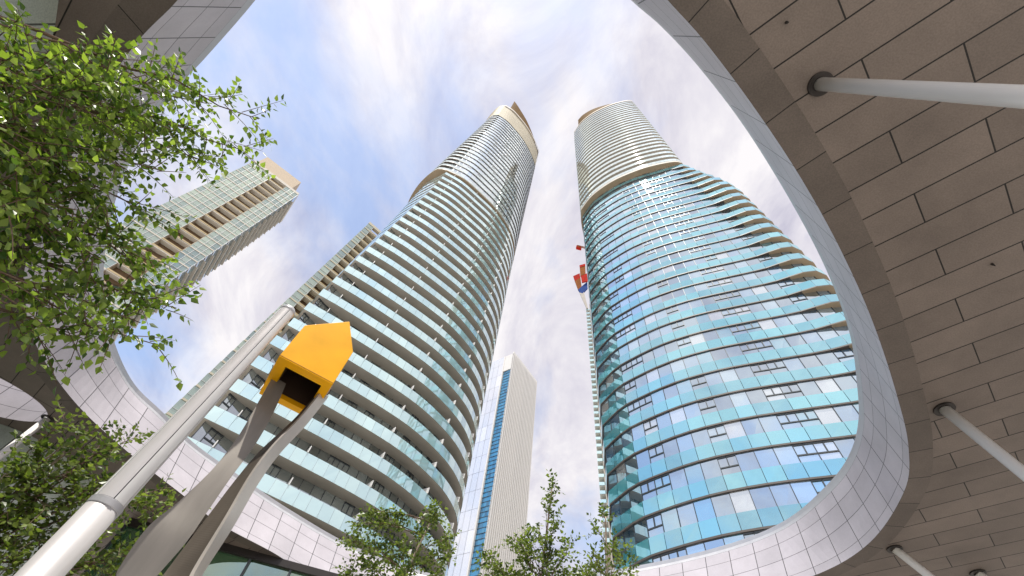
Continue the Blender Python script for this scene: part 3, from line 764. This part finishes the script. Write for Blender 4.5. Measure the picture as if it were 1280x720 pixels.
# ------------------------------------------------------------------ unfinished high-rise and its crane, seen past the right tower
UH = thing('unfinished_highrise', 'unfinished high-rise with red and blue screens, peeking out behind the blue round tower', 'building', (39, 118, 0))
A = Vector((*azd(17.75, 125), 0)); vd = Vector((sin(radians(18.5)), cos(radians(18.5)), 0)); rd = Vector((vd.y, -vd.x, 0))
m = MB(); m.box(A + rd * 1.6, rd * 16, vd * 20, (0, 0, 187 + H)); m.build('core', M['concrete'], UH)
zf = 70.0; k = 0
while zf < 186:
    m = MB(); m.box(A - rd * .0 + vd * .2 + Vector((0, 0, zf)), rd * 18, vd * 20, (0, 0, .3)); o = m.build('balcony', M['slab_white'], UH)
    m = MB(); m.box(A - rd * .1 + Vector((0, 0, zf + .31)), rd * 2.0, vd * 6, (0, 0, 1.1)); m.build('balustrade', M['guard_pale'], o); zf += 2.9
def quadbox(name, pts, th, mat):
    mb = MB(); q = [Vector(p) for p in pts]; t = vd * th
    mb.shared([*q, *[p + t for p in q]], [(0, 1, 2, 3), (7, 6, 5, 4), (0, 4, 5, 1), (1, 5, 6, 2), (2, 6, 7, 3), (3, 7, 4, 0)]); return mb.build(name, mat, UH)
def up_(px, py, d):  # point on the plane of the building's face
    r = ray(px, py); k = d / hypot(r.x, r.y); return (r.x * k, r.y * k, r.z * k + EYE)
quadbox('red_screen', [up_(716.5, 345, 124), up_(724.5, 341.5, 124), up_(725.5, 347, 124), up_(718.5, 351, 124)], .6, M['red'])
quadbox('rust_screen', [up_(718.5, 351, 124), up_(725.5, 347, 124), up_(727, 358, 124), up_(722.5, 362, 124)], .6, M['orange'])
quadbox('blue_screen', [up_(722.5, 362, 124), up_(734, 352, 124), up_(734.5, 360, 124), up_(727, 368, 124)], .7, M['blue'])
quadbox('grey_screen', [up_(724.5, 366, 124), up_(730, 365, 124), up_(735, 385, 124), up_(733, 385, 124)], .6, M['concrete'])
quadbox('rust_screen', [up_(724.5, 333, 123), up_(731.5, 331, 123), up_(732, 342, 123), up_(725.5, 345, 123)], .6, M['orange'])
quadbox('red_screen', [up_(724.3, 331.5, 122.8), up_(731.5, 329.5, 122.8), up_(731.6, 332, 122.8), up_(724.8, 334, 122.8)], .6, M['red'])
quadbox('red_screen', [up_(726, 345, 123), up_(735, 341, 123), up_(735, 351, 123), up_(727.5, 353, 123)], .6, M['red'])
TC_ = thing('tower_crane', 'tower crane whose red and white jib end shows left of the right tower', 'crane', (*azd(22, 128), 0))
mb = MB(); bx0 = Vector((*azd(22, 128), 0))
for dx in (0, 1.6):
    for dy in (0, 1.6): mb.box(bx0 + Vector((dx, dy, 0)), (.2, 0, 0), (0, .2, 0), (0, 0, 256))
zf = 100
while zf < 254: mb.box(bx0 + Vector((0, 0, zf)), (1.8, 0, 2.4), (0, .12, 0), (0, 0, .15)); zf += 2.5
mb.build('mast', M['divider'], TC_)
e0 = Vector(up_(721.5, 308, 124)); e1 = Vector((bx0.x + 1, bx0.y + 1, e0.z))
mb = MB(); jd = (e1 - e0); mb.tube([e0, e1], .28, 5); mb.tube([e0 + Vector((0, 0, 1.6)), e1 + Vector((0, 0, 1.6))], .28, 5)
for i in range(14):
    mb.tube([e0 + jd * (i / 14) + Vector((0, 0, 1.6 * (i % 2))), e0 + jd * ((i + 1) / 14) + Vector((0, 0, 1.6 * ((i + 1) % 2)))], .12, 4)
mb.build('jib', M['orange'], TC_)
mb = MB(); mb.box(e0 + Vector((-.4, 0, -1.2)), jd.normalized() * 3.2, (0, 1.6, 0), (0, 0, 2.6)); mb.build('counterweight', M['red'], TC_)

# ------------------------------------------------------------------ light column
px, py = azd(-36.75, 5.0)
LP = thing('light_column', 'tall round aluminium light column rising past the yellow house box, bottom left', 'lamp post', (px, py, 0))
zc = 1.83 + EYE; zt = 4.70 + EYE
m = MB(); m.tube([(px, py, 0), (px, py, zc - .05)], [.136, .13], 40); m.build('base_tube', M['alu'], LP, True)
m = MB(); m.tube([(px, py, zc - .05), (px, py, zc - .045), (px, py, zc + .005), (px, py, zc + .01)], [.130, .134, .134, .126], 40); m.build('collar', M['lip'], LP)
m = MB(); m.tube([(px, py, zc + .01), (px, py, zt - .08)], [.112, .088], 32); m.build('inner_tube', M['frame'], LP, True)
for k in range(6):
    a0, a1 = radians(60 * k + 9 + (4 if k % 2 else 0)), radians(60 * k + 9 + (56 if k % 2 else 60)); vs = []; fs = []; n = 9
    for (zq, r) in ((zc + .012, .127), (zt - .05, .099)):
        for j in range(n):
            a = lerp(a0, a1, j / (n - 1)); vs += [(px + r * cos(a), py + r * sin(a), zq), (px + (r - .02) * cos(a), py + (r - .02) * sin(a), zq)]
    for j in range(n - 1):
        b = 2 * n
        fs += [(2 * j, 2 * j + 2, b + 2 * j + 2, b + 2 * j), (2 * j + 1, b + 2 * j + 1, b + 2 * j + 3, 2 * j + 3), (2 * j, 2 * j + 1, 2 * j + 3, 2 * j + 2), (b + 2 * j, b + 2 * j + 2, b + 2 * j + 3, b + 2 * j + 1)]
    fs += [(0, 2 * n, 2 * n + 1, 1), (2 * n - 2, 2 * n - 1, 4 * n - 1, 4 * n - 2)]
    m = MB(); m.shared(vs, fs); m.build('lens' if k % 2 else 'cover_strip', M['lens'] if k % 2 else M['strip'], LP)
m = MB(); m.tube([(px, py, zt - .08), (px, py, zt - .06), (px, py, zt - .01), (px, py, zt + .03), (px, py, zt + .045)], [.088, .103, .103, .075, .02], 32); m.build('end_cap', M['lip'], LP, True)

# ------------------------------------------------------------------ yellow house box on two steel blades
hb = 4.0
fl, fr_ = at_h(349, 445, hb), at_h(416, 480.5, hb)
wv = fr_ - fl; wid = wv.length; wu = wv.normalized(); du = Vector((-wu.y, wu.x, 0)); du = du if du.y > 0 else -du
dep = .87; zb = hb + EYE; side_h = .66; apex = .66 + .50
HB = thing('house_sculpture', 'yellow house shaped box lifted on two grey steel blades beside the light column', 'sculpture', (fl.x, fl.y, 0))
def hp(a, b, z): return fl + wu * (a * wid) + du * (b * dep) + Vector((0, 0, z))
ax = .62
m = MB()
pf = [hp(0, 0, 0), hp(1, 0, 0), hp(1, 0, side_h), hp(ax, 0, apex), hp(0, 0, side_h)]
pb = [hp(0, 1, 0), hp(1, 1, 0), hp(1, 1, side_h), hp(ax, 1, apex), hp(0, 1, side_h)]
m.shared(pf + pb, [(0, 1, 2, 3, 4), (9, 8, 7, 6, 5), (1, 6, 7, 2), (2, 7, 8, 3), (3, 8, 9, 4), (4, 9, 5, 0)])
# underside rim round the opening
i0, i1, j0, j1 = .17, .85, .15, .86
r_o = [hp(0, 0, 0), hp(1, 0, 0), hp(1, 1, 0), hp(0, 1, 0)]; r_i = [hp(i0, j0, 0), hp(i1, j0, 0), hp(i1, j1, 0), hp(i0, j1, 0)]
m.shared(r_o + r_i, [(0, 4, 5, 1), (1, 5, 6, 2), (2, 6, 7, 3), (3, 7, 4, 0)])
r_u = [p + Vector((0, 0, .07)) for p in r_i]
m.shared(r_i + r_u, [(0, 4, 5, 1), (1, 5, 6, 2), (2, 6, 7, 3), (3, 7, 4, 0)])
bo = m.build('box', M['yellow'], HB)
bo.data.update()
bv = bo.modifiers.new('bevel', 'BEVEL'); bv.width = .006; bv.segments = 2; bv.limit_method = 'ANGLE'
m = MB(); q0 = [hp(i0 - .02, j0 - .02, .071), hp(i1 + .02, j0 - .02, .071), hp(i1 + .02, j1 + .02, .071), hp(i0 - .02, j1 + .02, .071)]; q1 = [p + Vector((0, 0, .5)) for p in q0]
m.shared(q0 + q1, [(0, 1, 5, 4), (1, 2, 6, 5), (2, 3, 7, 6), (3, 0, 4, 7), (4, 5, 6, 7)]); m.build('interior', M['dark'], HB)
for bx_ in (0.0, 1.0):
    sg_ = -1 if bx_ == 0 else 1
    m = MB(); c_ = hp(bx_, .30, .03) + wu * (.003 * sg_)
    m.box(c_, du * .30, wu * (.012 * sg_), (0, 0, .16)); br_ = m.build('bracket', M['steel_edge'], HB)
    for q_ in range(4):
        b_ = c_ + du * (.05 + .2 * (q_ % 2)) + Vector((0, 0, .04 + .08 * (q_ // 2))) + wu * (.012 * sg_)
        m = MB(); m.tube([b_, b_ + wu * (.014 * sg_)], .014, 6); m.build('bolt', M['collar'], br_)
m = MB()
m.box(hp(.0, 0, .018) - du * .004, wu * wid, du * .004, (0, 0, .006))
m.build('seam', M['seam'], HB)
def blade(cents, widths, dirs, th, name, mat=None):
    """lofted steel plate: centre, width and width direction at each station"""
    m = MB(); vs = []
    for c, w_, d in zip(cents, widths, dirs):
        c, d = Vector(c), Vector(d).normalized(); nn = Vector((-d.y, d.x, 0)).normalized() * th / 2
        vs += [c - d * w_ / 2 - nn, c + d * w_ / 2 - nn, c + d * w_ / 2 + nn, c - d * w_ / 2 + nn]
    n = len(cents); fs = []
    for i in range(n - 1):
        for q in range(4): fs.append((i * 4 + q, i * 4 + (q + 1) % 4, i * 4 + 4 + (q + 1) % 4, i * 4 + 4 + q))
    fs += [(3, 2, 1, 0), (n * 4 - 4, n * 4 - 3, n * 4 - 2, n * 4 - 1)]
    m.shared(vs, fs); return m.build(name, mat or M['steel'], HB)
def smooth(sts, n):
    P = [tuple(s_) for s_ in sts]; Q = [P[0]] + P + [P[-1]]; out = []
    for i in range(1, len(Q) - 2):
        for k in range(n): out.append(crom(Q[i - 1], Q[i], Q[i + 1], Q[i + 2], k / n))
    return out + [P[-1]]
# stations: azimuth left edge, azimuth right edge, distance, height above eye, twist of the plate (0 = facing the camera)
LS = [(-32.25, -30.25, 5.50, 4.06, .0), (-31.6, -29.3, 5.42, 3.55, .0), (-31.0, -28.8, 5.35, 3.05, .0), (-31.0, -28.85, 5.28, 2.60, .0), (-31.7, -28.75, 5.24, 2.18, .0), (-32.5, -28.7, 5.2, 1.88, .0), (-32.2, -29.1, 5.2, 1.55, .0), (-31.2, -29.3, 5.2, 1.1, .0), (-30.9, -29.3, 5.2, -1.6, .0)]
RS = [(-25.75, -25.0, 5.38, 4.10, -.8), (-26.5, -25.5, 5.33, 3.55, -.8), (-27.7, -26.4, 5.28, 3.02, -.8), (-28.1, -26.6, 5.22, 2.60, -.8), (-28.3, -26.3, 5.12, 2.1, -.7), (-28.5, -26.2, 5.05, 1.65, -.5), (-28.6, -25.8, 5.0, 1.3, -.4), (-28.6, -25.9, 5.0, .4, -.3), (-28.6, -25.9, 5.0, -1.6, -.3)]
def build_blade(ST):
    ce, wi, di = [], [], []
    for (a0, a1, d, h, tw) in smooth(ST, 22):
        p0, p1 = Vector((*azd(a0, d), h + EYE)), Vector((*azd(a1, d), h + EYE))
        u = (p1 - p0); wd = u.length; u.normalize(); c = (p0 + p1) / 2
        rot = Matrix.Rotation(tw, 3, 'Z'); u2 = rot @ u
        ce.append(c); wi.append(wd / max(.45, cos(tw))); di.append(u2)
    return ce, wi, di
ce, wi, di = build_blade(LS); blade(ce, wi, di, .035, 'leg')
ce, wi, di = build_blade(RS); blade(ce, wi, di, .05, 'leg', M['steel_shaded'])
# flange on the right blade's right edge; pale colour paints it as sunlit
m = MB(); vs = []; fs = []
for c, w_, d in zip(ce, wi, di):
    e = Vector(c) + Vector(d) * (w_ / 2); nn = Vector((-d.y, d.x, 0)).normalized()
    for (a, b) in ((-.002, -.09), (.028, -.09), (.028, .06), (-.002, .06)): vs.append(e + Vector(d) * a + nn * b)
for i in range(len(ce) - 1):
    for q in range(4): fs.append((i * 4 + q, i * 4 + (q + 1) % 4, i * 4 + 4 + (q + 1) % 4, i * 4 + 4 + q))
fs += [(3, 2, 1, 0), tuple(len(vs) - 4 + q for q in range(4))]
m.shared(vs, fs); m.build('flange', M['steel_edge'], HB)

# ------------------------------------------------------------------ trees
def leaf(mb, p, d, side, L_, W_, fold):
    """pointed ovate leaf: base at p, pointing along d"""
    d = d.normalized(); s = (side - d * side.dot(d)).normalized(); n = d.cross(s)
    b = p; a1 = p + d * L_ * .30 + s * W_ * .5 + n * fold; a2 = p + d * L_ * .30 - s * W_ * .5 + n * fold
    mid = p + d * L_ * .40; c1 = p + d * L_ * .62 + s * W_ * .33 + n * fold * .6; c2 = p + d * L_ * .62 - s * W_ * .33 + n * fold * .6; t = p + d * L_ - n * fold * .6
    mb.shared([b, a1, c1, t, c2, a2, mid], [(0, 1, 6), (1, 2, 6), (2, 3, 6), (3, 4, 6), (4, 5, 6), (5, 0, 6)])
def rv(r): 
    while True:
        v = Vector((r.uniform(-1, 1), r.uniform(-1, 1), r.uniform(-1, 1)))
        if .05 < v.length < 1: return v.normalized()
def bez(a, b, c, t): return a * (1 - t) ** 2 + b * 2 * t * (1 - t) + c * t * t
def tree(name, label, base, trunk_pts, limbs, seed, LL, twig_len, twig_n, leaf_gap, mat, droop=.3, trunk_r=.09, spread=1.0, group=None, bark='bark', start=.25):
    """trunk_pts: polyline above the base; limbs: (start index on trunk 0..1, tip)"""
    r = random.Random(seed)
    root = thing(name, label, 'tree', base, group)
    tm, lm, tw = MB(), MB(), MB()
    T = [Vector(p) for p in trunk_pts]
    fine = [Vector(q) for q in smooth([tuple(p) for p in T], 6)]
    tm.tube(fine, [lerp(trunk_r, trunk_r * .3, i / (len(fine) - 1)) for i in range(len(fine))], 9)
    tm.build('trunk', M[bark], root, True)
    for (t0, tip, *o) in limbs:
        dens = o[0] if o else 1.0
        a = fine[int(t0 * (len(fine) - 1))]; tip = Vector(tip); ln = (tip - a).length
        mid = a.lerp(tip, .5) + Vector((r.uniform(-.1, .1), r.uniform(-.1, .1), r.uniform(.02, .18))) * ln
        pts = [bez(a, mid, tip, k / 12) + rv(r) * .012 * ln * (k > 0) for k in range(13)]
        rb = max(.008, .022 * ln / 2)
        lm.tube(pts, [lerp(rb, .003, (k / 12) ** .7) for k in range(13)], 6)
        nt_ = max(3, int(twig_n * ln * dens))
        for q in range(nt_):
            t = start + (1 - start) * (q + r.random()) / nt_; t = min(t, .995)
            p = bez(a, mid, tip, t); fw = (bez(a, mid, tip, min(1, t + .05)) - p).normalized() if t < .95 else (tip - bez(a, mid, tip, .9)).normalized()
            d = (fw * .75 + rv(r) * spread + Vector((0, 0, -droop * .3))).normalized()
            tl = twig_len * r.uniform(.4, 1.1)
            m1 = p + d * tl * .5; e = p + d * tl + Vector((0, 0, -droop * tl * .5))
            tp = [bez(p, m1, e, k / 4) for k in range(5)]
            tw.tube(tp, [.0035, .003, .0025, .002, .0012], 3, cap=False)
            nl_ = max(2, int(tl / leaf_gap))
            for k in range(nl_ + 1):
                u = .12 + .88 * k / nl_
                q_ = bez(p, m1, e, u); td = (e - p).normalized()
                sd_ = td.cross(Vector((0, 0, 1))); sd_ = sd_.normalized() if sd_.length > .1 else Vector((1, 0, 0))
                ld_ = (td * .55 + sd_ * (1 if k % 2 else -1) * .8 + rv(r) * .5 + Vector((0, 0, -droop))).normalized()
                sz = LL * r.uniform(.65, 1.15)
                leaf(leaves_[0], q_ + ld_ * sz * .18, ld_, rv(r) + Vector((0, 0, .0)) + sd_ * .3, sz, sz * .66, sz * r.uniform(-.05, .14))
    b = lm.build('branch', M['twig'], root, True)
    tw.build('twig', M['twig'], b)
    leaves_[0].build('crown', mat, root); leaves_[0] = MB()
    return root
leaves_ = [MB()]
# near birch at the left: boughs reach into the frame at 2.6 - 4 m
tp = [(-5.2, -.1, 0), (-5.15, 0, 1.4), (-5.05, .15, 2.6), (-4.9, .3, 3.7), (-4.7, .45, 4.7)]
LB = []
for (x, y, d, t0, dn) in [(322, 150, 4.0, .8, .8), (310, 185, 4.0, .75, .7), (275, 205, 3.9, .75, .9), (255, 130, 4.0, .85, 1.0), (205, 118, 3.9, .85, 1.0), (150, 118, 3.7, .75, .8), (110, 138, 3.5, .7, .6), (60, 190, 3.3, .5, .5), (20, 205, 3.2, .5, .4),
                          (230, 160, 3.8, .7, 1.2), (180, 150, 3.7, .7, 1.2), (120, 145, 3.6, .65, 1.1), (70, 170, 3.4, .55, .9), (200, 215, 3.7, .6, 1.1), (150, 205, 3.6, .65, 1.2), (90, 200, 3.4, .6, 1.2), (40, 200, 3.2, .6, 1.2),
                          (185, 270, 3.6, .55, 1.0), (140, 265, 3.5, .55, 1.2), (100, 270, 3.4, .55, 1.2), (50, 265, 3.2, .55, 1.2), (15, 270, 3.0, .5, 1.0), (205, 330, 3.6, .5, .9), (170, 320, 3.5, .5, 1.1), (120, 325, 3.4, .5, 1.0),
                          (190, 375, 3.5, .45, .9), (215, 390, 3.5, .45, .7), (200, 432, 3.5, .42, .7), (165, 400, 3.4, .42, .8), (135, 415, 3.3, .42, .6), (100, 420, 3.3, .40, .5), (90, 370, 3.3, .45, .4), (8, 370, 2.9, .42, .5), (18, 352, 2.9, .4, .4)]:
    LB.append((t0, at_d(x, y, d), dn))
tree('birch_tree', 'leafy birch bough reaching in from the left edge across the sky, largest leaves in view', (-5.2, -.1, 0), tp, LB, 4, .054, .34, 11.5, .028, M['leaf'], droop=.3, trunk_r=.10, spread=.9, start=.62)
# young birch behind the light column, lower left
def bush(name, label, base, crown, seed, LL, tl, tn, gap, tops, spread=.9, mat='leaf_dark', droop=.1, r=.05, group='young birch trees planted in the plaza'):
    b = Vector((*base, 0)); top = Vector(crown)
    tp = [b, b.lerp(top, .35) + Vector((.05, -.04, 0)), b.lerp(top, .7) + Vector((-.05, .03, 0)), top]
    return tree(name, label, b, tp, tops, seed, LL, tl, tn, gap, M[mat], droop=droop, trunk_r=r, spread=spread, group=group, start=.3)
bs_ = azd(-44, 6.6)
D = 7.3
tops = [(lerp(.45, .85, k % 4 / 3), at_d(x, y, D + dd), dn) for k, (x, y, dd, dn) in enumerate([(85, 518, .2, 1), (110, 540, 0, 1.2), (60, 560, 0, 1), (140, 570, .2, 1), (175, 545, .5, .6), (160, 600, 0, 1.2), (215, 610, .4, .9), (195, 640, .2, 1.2), (215, 665, .3, .8), (190, 690, 0, 1), (130, 650, -.2, 1.1),
        (90, 590, -.2, 1.2), (40, 600, -.2, 1.2), (10, 590, -.3, 1), (10, 640, -.5, 1.3), (60, 640, -.4, 1.0), (20, 690, -.5, 1.3), (100, 690, -.4, 1.2), (150, 710, -.2, 1), (60, 710, -.5, 1), (-20, 620, -.4, 1), (-10, 680, -.4, 1), (110, 610, 0, 1.2), (240, 640, .4, .4), (130, 555, .2, 1.2), (210, 705, .2, .8)])]
bush('birch_tree', 'young birch in front of the pale panels at the bottom left, behind the light column', bs_, at_d(90, 560, 7.3), 8, .072, .36, 15, .032, tops)
def spire(name, label, az0, d, pix, seed, LL, tn, r0=.05, dd=0.0, tl=.34):
    bs_ = azd(az0, d); top = None; T = []
    apex = at_d(*pix[0], d * 1.18)
    for k, (x, y) in enumerate(pix):
        for q in range(2):
            rr_ = random.Random(seed * 31 + k * 7 + q); dist = lerp(d * 1.05, d * 1.22, rr_.random())
            T.append((lerp(.40, .95, max(0, 1 - (y - pix[0][1]) / 160)) , at_d(x + rr_.uniform(-6, 6), y + rr_.uniform(-6, 6), dist), 1.0))
    bush(name, label, bs_, apex, seed, LL, tl, tn, .036, T, spread=.8, mat='leaf_dark', r=r0)
spire('birch_tree', 'young two-peaked birch in front of the left tower, bottom centre left', -11.5, 9.5, [(543, 642), (450, 655), (463, 640), (440, 680), (480, 690), (530, 665), (555, 690), (520, 700), (500, 720), (440, 715), (460, 700), (548, 720), (470, 735), (565, 668), (500, 680)], 21, .088, 17.0)
spire('birch_tree', 'young birch with a thin pointed leader in front of the white office tower', 8.5, 9.2, [(690, 610), (685, 630), (700, 650), (675, 655), (660, 668), (690, 675), (715, 690), (650, 685), (640, 672), (610, 695), (615, 712), (605, 705), (680, 700), (655, 712), (720, 712), (700, 725), (640, 720)], 22, .085, 11.0)
spire('birch_tree', 'sparse young birch in front of the left edge of the right tower', 17.2, 8.8, [(757, 645), (750, 660), (765, 675), (745, 690), (778, 690), (735, 700), (760, 705), (785, 705), (730, 715), (750, 725)], 23, .085, 8.0)
